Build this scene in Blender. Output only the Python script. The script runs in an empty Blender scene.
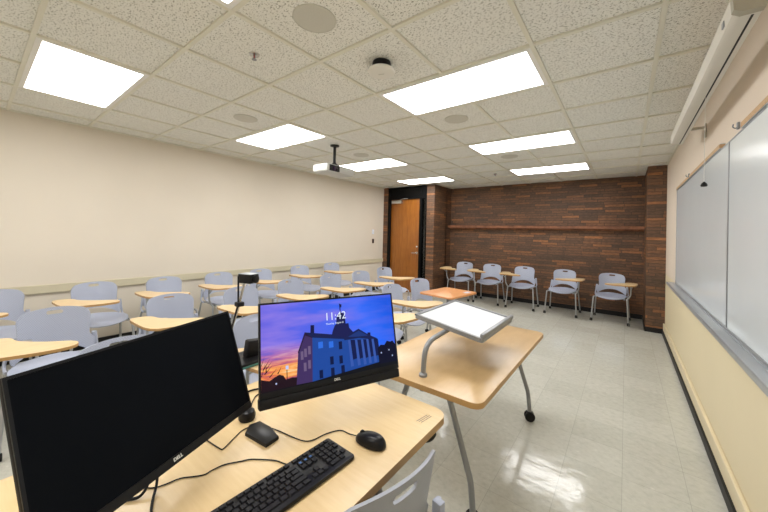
import bpy, bmesh, math, random
from mathutils import Vector, Matrix, Euler
random.seed(7)
C = bpy.context.scene.collection
PI = math.pi
# ------------------------------------------------------------------ room figures (metres)
H = 2.616; XR = .497; XL = -5.079; YB = 7.437; YF = -2.6; YD = 6.55; XP = -3.58
GX, GY, S = .137, 2.0415, .61

# ------------------------------------------------------------------ materials
def new_mat(name):
    m = bpy.data.materials.new(name); m.use_nodes = True
    nt = m.node_tree; b = nt.nodes['Principled BSDF']
    return m, nt, b
def mat(name, col, rough=.5, metal=0., coat=0., var=0., vscale=8., bump=0., bscale=60., spec=.5):
    m, nt, b = new_mat(name)
    b.inputs['Base Color'].default_value = (*col, 1); b.inputs['Roughness'].default_value = rough
    b.inputs['Metallic'].default_value = metal; b.inputs['Coat Weight'].default_value = coat
    b.inputs['Specular IOR Level'].default_value = spec
    tc = nt.nodes.new('ShaderNodeTexCoord')
    if var:
        n = nt.nodes.new('ShaderNodeTexNoise'); n.inputs['Scale'].default_value = vscale; n.inputs['Detail'].default_value = 4
        nt.links.new(tc.outputs['Object'], n.inputs['Vector'])
        r = nt.nodes.new('ShaderNodeValToRGB')
        r.color_ramp.elements[0].position = .3; r.color_ramp.elements[1].position = .7
        r.color_ramp.elements[0].color = (*[c*(1-var) for c in col], 1); r.color_ramp.elements[1].color = (*[min(1, c*(1+var)) for c in col], 1)
        nt.links.new(n.outputs['Fac'], r.inputs['Fac']); nt.links.new(r.outputs['Color'], b.inputs['Base Color'])
    if bump:
        n = nt.nodes.new('ShaderNodeTexNoise'); n.inputs['Scale'].default_value = bscale; n.inputs['Detail'].default_value = 3
        nt.links.new(tc.outputs['Object'], n.inputs['Vector'])
        bp = nt.nodes.new('ShaderNodeBump'); bp.inputs['Strength'].default_value = bump; bp.inputs['Distance'].default_value = .002
        nt.links.new(n.outputs['Fac'], bp.inputs['Height']); nt.links.new(bp.outputs['Normal'], b.inputs['Normal'])
    return m
def emis(name, col, s=1.):
    m, nt, b = new_mat(name)
    b.inputs['Base Color'].default_value = (0, 0, 0, 1); b.inputs['Emission Color'].default_value = (*col, 1)
    b.inputs['Emission Strength'].default_value = s; b.inputs['Roughness'].default_value = .4
    b.inputs['Specular IOR Level'].default_value = .1
    return m
class NB:                                   # small helper for math node chains
    def __init__(s, nt): s.nt = nt
    def m(s, op, a, b=None, c=None):
        n = s.nt.nodes.new('ShaderNodeMath'); n.operation = op
        for i, v in enumerate((a, b, c)):
            if v is None: continue
            if isinstance(v, (int, float)): n.inputs[i].default_value = v
            else: s.nt.links.new(v, n.inputs[i])
        return n.outputs[0]
    def ramp(s, fac, els, interp='LINEAR'):
        r = s.nt.nodes.new('ShaderNodeValToRGB'); r.color_ramp.interpolation = interp
        while len(r.color_ramp.elements) < len(els): r.color_ramp.elements.new(.5)
        for e, (p, c) in zip(r.color_ramp.elements, els): e.position = p; e.color = (*c, 1)
        s.nt.links.new(fac, r.inputs['Fac']); return r.outputs['Color']
    def mix(s, fac, a, b, mode='MIX'):
        n = s.nt.nodes.new('ShaderNodeMix'); n.data_type = 'RGBA'; n.blend_type = mode
        for sock, v in ((n.inputs[0], fac), (n.inputs[6], a), (n.inputs[7], b)):
            if isinstance(v, (int, float)): sock.default_value = v
            elif isinstance(v, tuple): sock.default_value = (*v, 1)
            else: s.nt.links.new(v, sock)
        return n.outputs[2]
    def noise(s, vec, scale, detail=3, rough=.5):
        n = s.nt.nodes.new('ShaderNodeTexNoise'); n.inputs['Scale'].default_value = scale; n.inputs['Detail'].default_value = detail
        n.inputs['Roughness'].default_value = rough
        s.nt.links.new(vec, n.inputs['Vector']); return n.outputs['Fac']
    def map(s, vec, scale=(1, 1, 1), rot=(0, 0, 0)):
        n = s.nt.nodes.new('ShaderNodeMapping'); n.inputs['Scale'].default_value = scale; n.inputs['Rotation'].default_value = rot
        s.nt.links.new(vec, n.inputs['Vector']); return n.outputs[0]
    def obj(s): return s.nt.nodes.new('ShaderNodeTexCoord').outputs['Object']
    def sep(s, v):
        n = s.nt.nodes.new('ShaderNodeSeparateXYZ'); s.nt.links.new(v, n.inputs[0]); return n.outputs
    def comb(s, x, y, z=0.):
        n = s.nt.nodes.new('ShaderNodeCombineXYZ')
        for i, v in enumerate((x, y, z)):
            if isinstance(v, (int, float)): n.inputs[i].default_value = v
            else: s.nt.links.new(v, n.inputs[i])
        return n.outputs[0]
    def bump(s, h, strength, dist, b):
        n = s.nt.nodes.new('ShaderNodeBump'); n.inputs['Strength'].default_value = strength; n.inputs['Distance'].default_value = dist
        s.nt.links.new(h, n.inputs['Height']); s.nt.links.new(n.outputs['Normal'], b.inputs['Normal'])

def brick_mat():
    m, nt, b = new_mat('brick'); k = NB(nt)
    P = k.sep(k.obj())
    run = k.m('ADD', P[0], P[1])            # the brick faces are axis aligned, so x+y runs along either wall
    BH, BL = .0515, .31
    row = k.m('FLOOR', k.m('DIVIDE', P[2], BH))
    w = nt.nodes.new('ShaderNodeTexWhiteNoise'); w.noise_dimensions = '1D'; nt.links.new(row, w.inputs['W'])
    off = k.m('MULTIPLY', w.outputs['Value'], .9)
    u = k.m('ADD', k.m('DIVIDE', run, BL), off)
    col = k.m('FLOOR', u)
    fu = k.m('FRACT', u); fv = k.m('FRACT', k.m('DIVIDE', P[2], BH))
    w2 = nt.nodes.new('ShaderNodeTexWhiteNoise'); w2.noise_dimensions = '2D'; nt.links.new(k.comb(row, col), w2.inputs['Vector'])
    c = k.ramp(w2.outputs['Value'], [(0, (.098, .058, .036)), (.3, (.128, .070, .040)), (.6, (.155, .080, .042)), (.85, (.190, .092, .044)), (.96, (.255, .115, .048)), (1, (.30, .13, .050))])
    big = k.ramp(k.noise(k.obj(), 1.6, 2), [(.35, (.78, .78, .80)), (.65, (1.2, 1.12, 1.05))])
    c = k.mix(1., c, big, 'MULTIPLY')
    fine = k.ramp(k.noise(k.map(k.obj(), (18, 18, 60)), 1, 4), [(.3, (.7, .7, .7)), (.7, (1.25, 1.25, 1.25))])
    c = k.mix(1., c, fine, 'MULTIPLY')
    mort = k.m('MAXIMUM', k.m('LESS_THAN', fv, .13), k.m('LESS_THAN', fu, .022))
    c = k.mix(mort, c, (.055, .034, .022))
    nt.links.new(c, b.inputs['Base Color']); b.inputs['Roughness'].default_value = .62
    k.bump(k.m('SUBTRACT', 1., mort), .6, .004, b)
    return m
def ceiling_mat():
    m, nt, b = new_mat('acoustic_tile'); k = NB(nt)
    o = k.obj()
    v = k.noise(k.map(o, (1, 1.5, 1), (0, 0, .5)), 78, 2.5, .62)
    pit = k.ramp(v, [(.385, (0, 0, 0)), (.43, (1, 1, 1))])
    v2 = k.noise(k.map(o, (1.6, 1, 1)), 130, 1)
    pit2 = k.ramp(v2, [(.26, (0, 0, 0)), (.31, (1, 1, 1))])
    pp = k.mix(1., pit, pit2, 'MULTIPLY')
    c = k.mix(pp, (.36, .36, .325), (.82, .825, .79))
    nt.links.new(c, b.inputs['Base Color']); b.inputs['Roughness'].default_value = .9
    b.inputs['Specular IOR Level'].default_value = .15
    k.bump(pp, .5, .003, b)
    return m
def floor_mat():
    m, nt, b = new_mat('vinyl_tile'); k = NB(nt)
    o = k.obj(); P = k.sep(o); T = .305
    ux = k.m('DIVIDE', P[0], T); uy = k.m('DIVIDE', P[1], T)
    w = nt.nodes.new('ShaderNodeTexWhiteNoise'); w.noise_dimensions = '2D'
    nt.links.new(k.comb(k.m('FLOOR', ux), k.m('FLOOR', uy)), w.inputs['Vector'])
    per = k.ramp(w.outputs['Value'], [(0, (.95, .95, .94)), (1, (1.04, 1.04, 1.04))])
    mott = k.ramp(k.noise(k.map(o, (1, 1.25, 1), (0, 0, .7)), 24, 6, .7), [(.28, (.45, .455, .40)), (.48, (.53, .53, .475)), (.62, (.56, .56, .505)), (.72, (.65, .645, .585))])
    c = k.mix(1., mott, per, 'MULTIPLY')
    e = k.m('MAXIMUM', k.m('LESS_THAN', k.m('FRACT', ux), .010), k.m('LESS_THAN', k.m('FRACT', uy), .010))
    c = k.mix(k.m('MULTIPLY', e, .35), c, (.20, .19, .16))
    nt.links.new(c, b.inputs['Base Color'])
    b.inputs['Roughness'].default_value = .13; b.inputs['Specular IOR Level'].default_value = .42; b.inputs['Coat Weight'].default_value = .08; b.inputs['Coat Roughness'].default_value = .05
    k.bump(k.noise(o, 7, 3), .28, .01, b)
    return m
def wood_mat(name, c0, c1, rough=.35, scale=3., stretch=(2.2, 22, 22), rot=0., coat=.2):
    m, nt, b = new_mat(name); k = NB(nt)
    o = k.map(k.obj(), stretch, (0, 0, rot))
    v = k.noise(o, scale, 5, .6)
    c = k.ramp(v, [(.3, c0), (.7, c1)])
    big = k.ramp(k.noise(k.obj(), 5, 2), [(.3, (.93, .92, .9)), (.7, (1.05, 1.05, 1.05))])
    c = k.mix(1., c, big, 'MULTIPLY')
    nt.links.new(c, b.inputs['Base Color']); b.inputs['Roughness'].default_value = rough; b.inputs['Coat Weight'].default_value = coat
    b.inputs['Coat Roughness'].default_value = .25
    return m
def plastic_perforated():
    m, nt, b = new_mat('perforated_plastic'); k = NB(nt)
    P = k.sep(k.obj()); D = .0125
    # the shells are perforated in rows; y+z runs down the back and along the seat alike
    a = k.m('DIVIDE', P[0], D); r = k.m('DIVIDE', k.m('SUBTRACT', P[2], P[1]), D*.8)
    half = k.m('MULTIPLY', k.m('MODULO', k.m('ADD', k.m('FLOOR', r), 1000.), 2.), .5)
    fa = k.m('SUBTRACT', k.m('FRACT', k.m('ADD', a, half)), .5); fr = k.m('SUBTRACT', k.m('FRACT', r), .5)
    d = k.m('SQRT', k.m('ADD', k.m('MULTIPLY', fa, fa), k.m('MULTIPLY', fr, fr)))
    hole = k.m('LESS_THAN', d, .23)
    c = k.mix(k.m('MULTIPLY', hole, .42), (.41, .445, .555), (.17, .19, .25))
    nt.links.new(c, b.inputs['Base Color']); b.inputs['Roughness'].default_value = .42
    k.bump(k.m('SUBTRACT', 1., hole), .3, .001, b)
    return m
def sky_mat():                              # the picture shown on the lit screen: dusk sky
    m, nt, b = new_mat('screen_picture'); k = NB(nt)
    uv = nt.nodes.new('ShaderNodeTexCoord').outputs['UV']; P = k.sep(uv)   # v runs up the screen
    n = k.noise(k.map(uv, (1.6, 4., 1), (0, 0, -.35)), 1.7, 3, .5)
    blue = k.ramp(k.m('ADD', P[0], k.m('MULTIPLY', k.m('SUBTRACT', P[1], .7), .3)), [(0, (.13, .12, .75)), (.45, (.06, .13, .85)), (.75, (.01, .14, .95)), (1, (.006, .09, .75))])
    cl = k.m('MULTIPLY', k.ramp(n, [(.42, (0, 0, 0)), (.72, (.9, .9, .9))]), k.ramp(P[0], [(.35, (1, 1, 1)), (.8, (.25, .25, .25))]))
    c = k.mix(cl, blue, (.32, .22, .78))
    low = k.ramp(P[1], [(.25, (1, 1, 1)), (.52, (0, 0, 0))])
    left = k.ramp(P[0], [(.25, (1, 1, 1)), (.45, (0, 0, 0))])
    n2 = k.noise(k.map(uv, (2, 9, 1), (0, 0, -.2)), 2.0, 4, .6)
    sun = k.ramp(n2, [(.32, (.22, .06, .22)), (.45, (.75, .16, .07)), (.56, (1., .42, .10)), (.68, (.95, .72, .42))])
    c = k.mix(k.m('MULTIPLY', low, left), c, sun)
    nt.links.new(c, b.inputs['Emission Color']); b.inputs['Emission Strength'].default_value = 1.0
    b.inputs['Base Color'].default_value = (0, 0, 0, 1); b.inputs['Roughness'].default_value = .3; b.inputs['Specular IOR Level'].default_value = .2
    return m
M = dict(
    brick=brick_mat(), ceil=ceiling_mat(), floor=floor_mat(), perf=plastic_perforated(), sky=sky_mat(),
    wall_l=mat('cream_paint', (.70, .64, .548), .75, var=.02, vscale=1.5, bump=.15, bscale=90, spec=.25),
    wall_r=mat('warm_cream_paint', (.72, .625, .525), .7, var=.02, vscale=1.5, bump=.15, bscale=90, spec=.25),
    wall_rl=mat('yellow_cream_paint', (.73, .64, .44), .55, var=.02, vscale=1.2, bump=.1, bscale=90, spec=.3),
    rail=mat('cream_rail_paint', (.58, .53, .385), .45, var=.02), trimc=mat('cream_trim', (.72, .63, .43), .4, var=.02),
    rubber=mat('black_rubber', (.011, .011, .011), .5, var=.2, spec=.3), grid=mat('tee_grid', (.72, .71, .62), .45, var=.02),
    lightframe=mat('light_frame', (.80, .80, .78), .4, var=.01), plastic_w=mat('white_plastic', (.72, .71, .66), .4, var=.02),
    plastic=mat('grey_plastic', (.41, .445, .555), .42, var=.02), steel=mat('grey_enamel_steel', (.27, .28, .295), .35, .35, var=.03),
    leg=mat('silver_enamel', (.40, .41, .42), .32, .5, var=.02), black=mat('black_plastic', (.006, .006, .007), .5, var=.15, vscale=20, spec=.25),
    blackm=mat('matt_black', (.008, .008, .009), .6, var=.1, spec=.25), gloss=mat('satin_black', (.007, .007, .008), .32, var=.1, spec=.25),
    maple=wood_mat('maple_laminate', (.66, .475, .240), (.71, .530, .285), .36), maple_t=wood_mat('tablet_laminate', (.69, .50, .27), (.75, .57, .33), .4),
    maple2=wood_mat('birch_laminate', (.52, .345, .165), (.60, .415, .215), .3, 1.6, (9, 2.5, 9)),
    edge=mat('tan_edge_band', (.46, .27, .10), .4, var=.06), orange=wood_mat('orange_laminate', (.62, .27, .10), (.72, .34, .14), .35),
    door=wood_mat('oak_door', (.27, .085, .010), (.40, .145, .020), .3, 2.5, (14, 14, 1.2)), doorframe=mat('black_frame', (.005, .005, .005), .65, var=.1, spec=.12),
    chrome=mat('brushed_metal', (.62, .62, .60), .25, .9, var=.03), alu=mat('aluminium', (.50, .53, .56), .32, .6, var=.03),
    board=mat('whiteboard', (.74, .795, .83), .2, coat=.3, var=.015, vscale=2), tan=mat('cork_strip', (.52, .34, .18), .7, var=.1, vscale=60),
    screen_off=mat('dark_screen', (.003, .004, .006), .4, var=.05, spec=.05), grille=mat('grille', (.55, .545, .49), .6, var=.05, vscale=200),
    caser=mat('screen_case', (.70, .68, .62), .35, var=.02), cap=mat('end_cap', (.40, .38, .30), .5, var=.03), paper=mat('white_surface', (.62, .64, .665), .45, var=.015, vscale=5),
    bracket=mat('bracket', (.50, .48, .42), .4, .3, var=.02), key=mat('key_plastic', (.013, .013, .015), .45, var=.1, vscale=30, spec=.25),
    keyblue=mat('blue_key_legend', (.02, .10, .30), .4, var=.05), grey=mat('ink', (.13, .11, .11), .6, var=.1), white=mat('white_mark', (.75, .75, .72), .5, var=.03),
    sticker=mat('sticker', (.62, .66, .82), .4, var=.1, vscale=60), darkred=mat('dark_plate', (.05, .02, .015), .4, var=.1),
    pgrey_shaded=mat('smooth_grey_plastic_shaded', (.31, .325, .365), .45, var=.02), projector=mat('projector_white', (.50, .51, .50), .4, var=.02), switch=mat('switch_plastic', (.80, .86, .95), .35, var=.02), void=mat('corridor_dark', (.03, .03, .03), .8, var=.1), teal=mat('teal_reflection', (.05, .20, .18), .3, var=.1), ledge=mat('ledge_brick', (.22, .085, .038), .6, var=.35, vscale=9, bump=.3),
)
mg, ntg, bg = new_mat('glass'); bg.inputs['Transmission Weight'].default_value = 1; bg.inputs['Roughness'].default_value = .05; bg.inputs['Base Color'].default_value = (.6, .65, .65, 1); M['glass'] = mg
LIGHT = emis('diffuser', (1.0, .985, .965), 13.2)

# ------------------------------------------------------------------ mesh helpers
I4 = Matrix.Identity(4)
def box(bm, x0, x1, y0, y1, z0, z1, mx=I4, bev=0., seg=2):
    vs = [bm.verts.new((x, y, z)) for x in (x0, x1) for y in (y0, y1) for z in (z0, z1)]
    q = [(0, 1, 3, 2), (4, 6, 7, 5), (0, 4, 5, 1), (2, 3, 7, 6), (0, 2, 6, 4), (1, 5, 7, 3)]
    fs = [bm.faces.new([vs[i] for i in f]) for f in q]
    if bev:
        es = list({e for f in fs for e in f.edges})
        r = bmesh.ops.bevel(bm, geom=es, offset=bev, segments=seg, affect='EDGES', profile=.5)
        vs = list({v for f in r['faces'] for v in f.verts} | {v for v in vs if v.is_valid})
    bmesh.ops.transform(bm, matrix=mx, verts=vs)
    return bm
def fillet(pts, rad, n=5):
    pts = [Vector(p) for p in pts]; out = [pts[0]]
    for a, b, c in zip(pts, pts[1:], pts[2:]):
        d1 = (a-b); d2 = (c-b); r = min(rad, d1.length*.49, d2.length*.49)
        p, q = b+d1.normalized()*r, b+d2.normalized()*r
        for i in range(n+1):
            t = i/n; out.append(p*(1-t)**2+b*2*t*(1-t)+q*t*t)
    out.append(pts[-1]); return out
def smooth(pts, n=5):                       # Catmull-Rom through the points
    P = [Vector(p) for p in pts]; P = [P[0]*2-P[1]]+P+[P[-1]*2-P[-2]]; out = []
    for i in range(1, len(P)-2):
        a, b, c, d = P[i-1:i+3]
        for j in range(n):
            t = j/n; out.append(.5*((2*b)+(c-a)*t+(2*a-5*b+4*c-d)*t*t+(3*b-a-3*c+d)*t**3))
    out.append(P[-2]); return out
def tube(bm, pts, r, seg=10, rx=None, mx=I4, cap=True):
    pts = [mx @ Vector(p) for p in pts]
    t0 = (pts[1]-pts[0]).normalized(); up = Vector((0, 0, 1)) if abs(t0.z) < .9 else Vector((0, 1, 0))
    n = t0.cross(up).normalized(); rings = []
    for i, p in enumerate(pts):
        t = ((pts[min(i+1, len(pts)-1)]-p).normalized()+(p-pts[max(i-1, 0)]).normalized()).normalized()
        n = (n-t*n.dot(t)).normalized(); bn = t.cross(n)
        rr = r(i/(len(pts)-1)) if callable(r) else r
        rings.append([bm.verts.new(p+n*math.cos(2*PI*k/seg)*rr+bn*math.sin(2*PI*k/seg)*(rx or rr)) for k in range(seg)])
    for A, B in zip(rings, rings[1:]):
        for k in range(seg): bm.faces.new((A[k], A[(k+1) % seg], B[(k+1) % seg], B[k]))
    if cap: bm.faces.new(rings[0][::-1]); bm.faces.new(rings[-1])
    return bm
def lathe(bm, prof, seg=32, mx=I4):         # prof: (r, z) pairs
    rings = []
    for r, z in prof:
        rings.append([bm.verts.new(mx @ Vector((max(r, 1e-5)*math.cos(2*PI*k/seg), max(r, 1e-5)*math.sin(2*PI*k/seg), z))) for k in range(seg)])
    for A, B in zip(rings, rings[1:]):
        for k in range(seg): bm.faces.new((A[k], A[(k+1) % seg], B[(k+1) % seg], B[k]))
    bm.faces.new(rings[0][::-1]); bm.faces.new(rings[-1]); return bm
def slab(bm, outline, z0, z1, mx=I4, bev=0.):
    a = [bm.verts.new((x, y, z0)) for x, y in outline]; b = [bm.verts.new((x, y, z1)) for x, y in outline]; n = len(a)
    top = bm.faces.new(b); bm.faces.new(a[::-1])
    for i in range(n): bm.faces.new((a[i], a[(i+1) % n], b[(i+1) % n], b[i]))
    vs = a+b
    if bev:
        r = bmesh.ops.bevel(bm, geom=list(top.edges), offset=bev, segments=2, affect='EDGES', profile=.5)
        vs = list({v for v in vs if v.is_valid} | {v for f in r['faces'] for v in f.verts})
    bmesh.ops.transform(bm, matrix=mx, verts=vs); return bm
def rrect(x0, x1, y0, y1, r, n=6):
    out = []
    for cx, cy, a in ((x1-r, y1-r, 0), (x0+r, y1-r, 90), (x0+r, y0+r, 180), (x1-r, y0+r, 270)):
        for i in range(n+1):
            t = math.radians(a+90*i/n); out.append((cx+r*math.cos(t), cy+r*math.sin(t)))
    return out
def obj(name, bm, m, parent=None, smoothing=True, loc=None, label=None):
    bmesh.ops.recalc_face_normals(bm, faces=bm.faces)
    me = bpy.data.meshes.new(name); bm.to_mesh(me); bm.free()
    if smoothing:
        for p in me.polygons: p.use_smooth = True
        try: me.set_sharp_from_angle(angle=math.radians(38))
        except Exception: pass
    ms = m if isinstance(m, (list, tuple)) else [m]
    for x in ms: me.materials.append(x)
    o = bpy.data.objects.new(name, me); C.objects.link(o)
    if parent: o.parent = parent
    if loc: o.location = loc
    if label: o['label'] = label
    return o
B = bmesh.new
def thing(name, label, cat, loc=(0, 0, 0), rz=0., group=None):
    o = bpy.data.objects.new(name, None); C.objects.link(o); o.location = loc; o.rotation_euler = (0, 0, rz)
    o.empty_display_size = .1; o['label'] = label; o['category'] = cat
    if group: o['group'] = group
    return o
def tag(o, label, cat, group=None):
    o['label'] = label; o['category'] = cat
    if group: o['group'] = group
    return o
def struct(name, bm, m, parent=None, smoothing=False):
    o = obj(name, bm, m, parent, smoothing)
    if parent is None: o['kind'] = 'structure'
    return o
def dup(o, parent=None):
    c = o.copy(); C.objects.link(c); c.parent = parent
    for ch in o.children: dup(ch, c)
    return c
def text(s, size, m, parent, mx, name='lettering', bold=0., align='CENTER'):
    cu = bpy.data.curves.new('t', 'FONT'); cu.body = s; cu.size = size; cu.align_x = align; cu.align_y = 'CENTER'; cu.offset = bold; cu.extrude = .0002
    t = bpy.data.objects.new('t', cu); C.objects.link(t)
    bpy.context.view_layer.update()
    me = bpy.data.meshes.new_from_object(t.evaluated_get(bpy.context.evaluated_depsgraph_get()))
    C.objects.unlink(t); bpy.data.objects.remove(t)
    me.transform(mx); me.materials.clear(); me.materials.append(m); me.name = name
    o = bpy.data.objects.new(name, me); C.objects.link(o); o.parent = parent; return o
T = Matrix.Translation
def R(a, ax): return Matrix.Rotation(math.radians(a), 4, ax)

# ------------------------------------------------------------------ the room
b = B(); box(b, XL-.2, XR+.2, YF-.2, YB+.6, -.12, 0); struct('floor', b, M['floor'])
b = B(); box(b, XL-.2, XR+.2, YF-.2, YB+.6, H+.014, H+.12); struct('ceiling', b, M['ceil'])
b = B()                                     # the suspended tee grid
lit = {(i+k, j) for i in (-7, -3) for j in (-6, -3, 0, 3, 6) for k in (0, 1)}
for i in range(-9, 1):
    x = GX+i*S
    if not XL < x < XR: continue
    for j in range(-9, 10):
        if (i, j) in lit and (i-1, j) in lit: continue
        y0, y1 = max(YF, GY+j*S), min(YB, GY+(j+1)*S)
        if y1 > y0: box(b, x-.012, x+.012, y0, y1, H, H+.014)
for j in range(-8, 10):
    y = GY+j*S
    if YF < y < YB: box(b, XL, XR, y-.012, y+.012, H+.0006, H+.014)
box(b, XL, XL+.02, YF, YD, H, H+.014); box(b, XR-.02, XR, YF, 6.5, H, H+.014)
struct('trim_1', b, M['grid'])
b = B(); box(b, XL-.12, XL, YF, YB+.3, 0, H+.01); struct('wall_left', b, M['wall_l'])
b = B(); box(b, XR, XR+.12, YF, YB+.3, .93, H+.01); struct('wall_right', b, M['wall_r'])
b = B(); box(b, XR, XR+.12, YF, YB+.3, 0, .93); struct('wall_right_lower', b, M['wall_rl'])
b = B(); box(b, XL, XR, YF-.12, YF, 0, H+.01); struct('wall_front', b, M['wall_l'])
b = B(); box(b, XP-.02, XR, YB, YB+.15, 0, H+.01); struct('wall_back', b, M['brick'])
b = B(); box(b, .262, XR, 6.53, YB, 0, H+.008); struct('wall_pillar', b, M['brick'])
b = B(); box(b, -3.78, XP, YD, YB+.05, 0, H+.008); struct('wall_pier', b, M['brick'])
b = B(); box(b, XL, -4.93, YD, YD+.25, 0, H+.008); struct('wall_strip', b, M['brick'])
b = B(); box(b, XP, .262, YB-.15, YB, 1.635, 1.69); box(b, XP, .262, YB-.06, YB, 1.60, 1.635); struct('trim_2', b, M['ledge'])
# black rubber bases and the boards over them
b = B(); box(b, XP, .262, YB-.012, YB, 0, .085); box(b, .262-.01, XR, 6.52, 6.53, 0, .075); box(b, .252, .262, 6.52, YB, 0, .075); box(b, XP, XP+.01, YD, YB, 0, .1); box(b, -3.78, XP+.01, YD-.01, YD, 0, .1)
struct('baseboard_back', b, M['rubber'])
b = B(); box(b, XL, XL+.012, YF, YD, 0, .1); struct('baseboard_left', b, M['rubber'])
b = B(); box(b, XR-.034, XR, YF, 6.53, 0, .060); struct('baseboard_right', b, M['rubber'])
b = B(); box(b, XR-.022, XR, YF, 6.53, .060, .165, bev=.006); struct('trim_3', b, M['trimc'])
b = B(); box(b, XL, XL+.028, YF, YD, .705, .795, bev=.005); struct('trim_4', b, M['rail'])
b = B(); box(b, XL, XL+.006, YD-.03, YD, .795, H); struct('trim_5', b, M['wall_l'])

# door with frame, transom and sidelight
d = bpy.data.objects.new('door_1', None); C.objects.link(d); d['kind'] = 'structure'; d.location = (-4.4, YD, 0)
def dx(bm, x0, x1, y0, y1, z0, z1, bev=0.): return box(bm, x0+4.4, x1+4.4, y0-YD, y1-YD, z0, z1, bev=bev)
b = B()
dx(b, -4.93, -4.85, YD+.0, YD+.14, 0, H); dx(b, -3.985, -3.93, YD, YD+.14, 0, H); dx(b, -3.815, -3.78, YD, YD+.14, 0, H)
dx(b, -4.85, -3.985, YD, YD+.14, 2.31, 2.36); dx(b, -3.93, -3.815, YD, YD+.14, 2.31, 2.36); dx(b, -3.93, -3.815, YD, YD+.14, 0, .12)
obj('door_frame', b, M['doorframe'], d, False)
b = B(); dx(b, -4.85, -3.815, YD+.02, YD+.06, 2.36, H); obj('transom_panel', b, M['doorframe'], d, False)
b = B(); dx(b, -4.848, -3.987, YD+.04, YD+.085, .01, 2.308, .003); leaf = obj('door_leaf', b, M['door'], d)
b = B(); dx(b, -3.93, -3.815, YD+.06, YD+.068, .12, 2.31); obj('sidelight_glass', b, M['glass'], d, False)
b = B()
tube(b, fillet([(-4.05+4.4, .04, .99), (-4.05+4.4, -.02, .99), (-4.17+4.4, -.02, .985)], .015), .010)
lathe(b, [(.028, 0), (.028, .012)], 20, T((-4.05+4.4, .04, .99)) @ R(90, 'X'))
obj('door_handle', b, M['chrome'], leaf, label='chrome lever handle')
b = B(); lathe(b, [(.024, 0), (.024, .016), (.012, .024)], 20, T((-4.05+4.4, .04, 1.14)) @ R(90, 'X')); obj('deadbolt', b, M['chrome'], leaf)
b = B(); dx(b, -4.80, -4.50, YD-.03, YD+.04, 2.205, 2.285, .006); tube(b, [(-4.6+4.4, -.01, 2.275), (-4.45+4.4, -.06, 2.31), (-4.33+4.4, .0, 2.325)], .007)
obj('door_closer', b, M['chrome'], leaf, label='silver door closer')
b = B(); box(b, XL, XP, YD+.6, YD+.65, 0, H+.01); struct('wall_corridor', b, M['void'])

# light switch and outlet plate on the left wall
s = thing('light_switch', 'small pale light switch on the cream wall beside the door', 'switch', (XL, 6.14, 1.44))
b = B(); box(b, 0, .008, -.036, .036, -.02, .095, bev=.003); obj('plate', b, M['switch'], s)
b = B(); box(b, .008, .016, -.008, .008, .02, .045, bev=.002); obj('toggle', b, M['white'], s)
s = thing('wall_plate', 'small dark wall plate just below the pale light switch', 'wall plate', (XL, 6.15, 1.245))
b = B(); box(b, 0, .008, -.036, .036, -.055, .055, bev=.003); obj('plate', b, M['darkred'], s)
b = B(); box(b, .008, .014, -.018, .018, .005, .03, bev=.002); box(b, .008, .014, -.018, .018, -.03, -.005, bev=.002); obj('socket', b, M['black'], s)

# ------------------------------------------------------------------ whiteboards on the right wall
def whiteboard(y0, y1, label):
    t = thing('whiteboard', label, 'whiteboard', (XR, y0, .94), group='whiteboards along the right wall'); L = y1-y0
    b = B(); box(b, -.018, 0, .005, L-.005, .012, 1.105); obj('writing_surface', b, M['board'], t, False)
    b = B()
    box(b, -.022, 0, 0, .006, 0, 1.11, bev=.001); box(b, -.022, 0, L-.006, L, 0, 1.11, bev=.001)
    box(b, -.021, 0, .006, L-.006, 0, .014); box(b, -.021, 0, .006, L-.006, 1.104, 1.11)
    obj('frame', b, M['steel'], t)
    b = B(); box(b, -.085, 0, -.0, L, -.028, -.006, bev=.004); box(b, -.09, -.08, 0, L, -.03, .004, bev=.003); box(b, -.03, 0, 0, L, -.006, .0)
    obj('pen_tray', b, M['alu'], t)
    return t
w1 = whiteboard(2.705, 5.10, 'glossy whiteboard nearest the brick pillar, above the pale yellow wainscot')
w2 = whiteboard(.30, 2.700, 'glossy whiteboard cut by the right frame edge, nearer than the other board')
b = B(); box(b, -.088, -.0, 2.395, 2.62, -.028, -.006, bev=.003); obj('tray_end', b, M['alu'], w1)
def maprail(y0, y1, label):
    t = thing('map_rail', label, 'map rail', (XR, y0, 2.052), group='cork map rails over the whiteboards'); L = y1-y0
    b = B(); box(b, -.026, 0, 0, L, 0, .004); box(b, -.026, 0, 0, L, .030, .033); obj('channel', b, M['alu'], t, False)
    b = B(); box(b, -.028, 0, .004, L-.004, .004, .030); obj('cork_strip', b, M['tan'], t, False)
maprail(2.90, 5.10, 'tan cork map rail above the whiteboard nearer the brick pillar')
maprail(.30, 2.43, 'tan cork map rail above the nearer whiteboard at the right edge')
def hook(y, label):
    t = thing('map_hook', label, 'hook', (XR-.022, y, 2.075), group='map hooks on the rails')
    b = B(); box(b, -.012, .0, -.012, .012, -.015, .022, bev=.003); obj('clip', b, M['steel'], t)
    b = B(); tube(b, smooth([(-.006, 0, .0), (-.016, 0, -.008), (-.026, 0, .0), (-.024, 0, .014)]), .003, 8); obj('hook_wire', b, M['steel'], t)
hook(4.14, 'small grey map hook above the whiteboard, near the brick pillar')
hook(2.47, 'grey map hook at the gap between the two cork rails')

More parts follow.
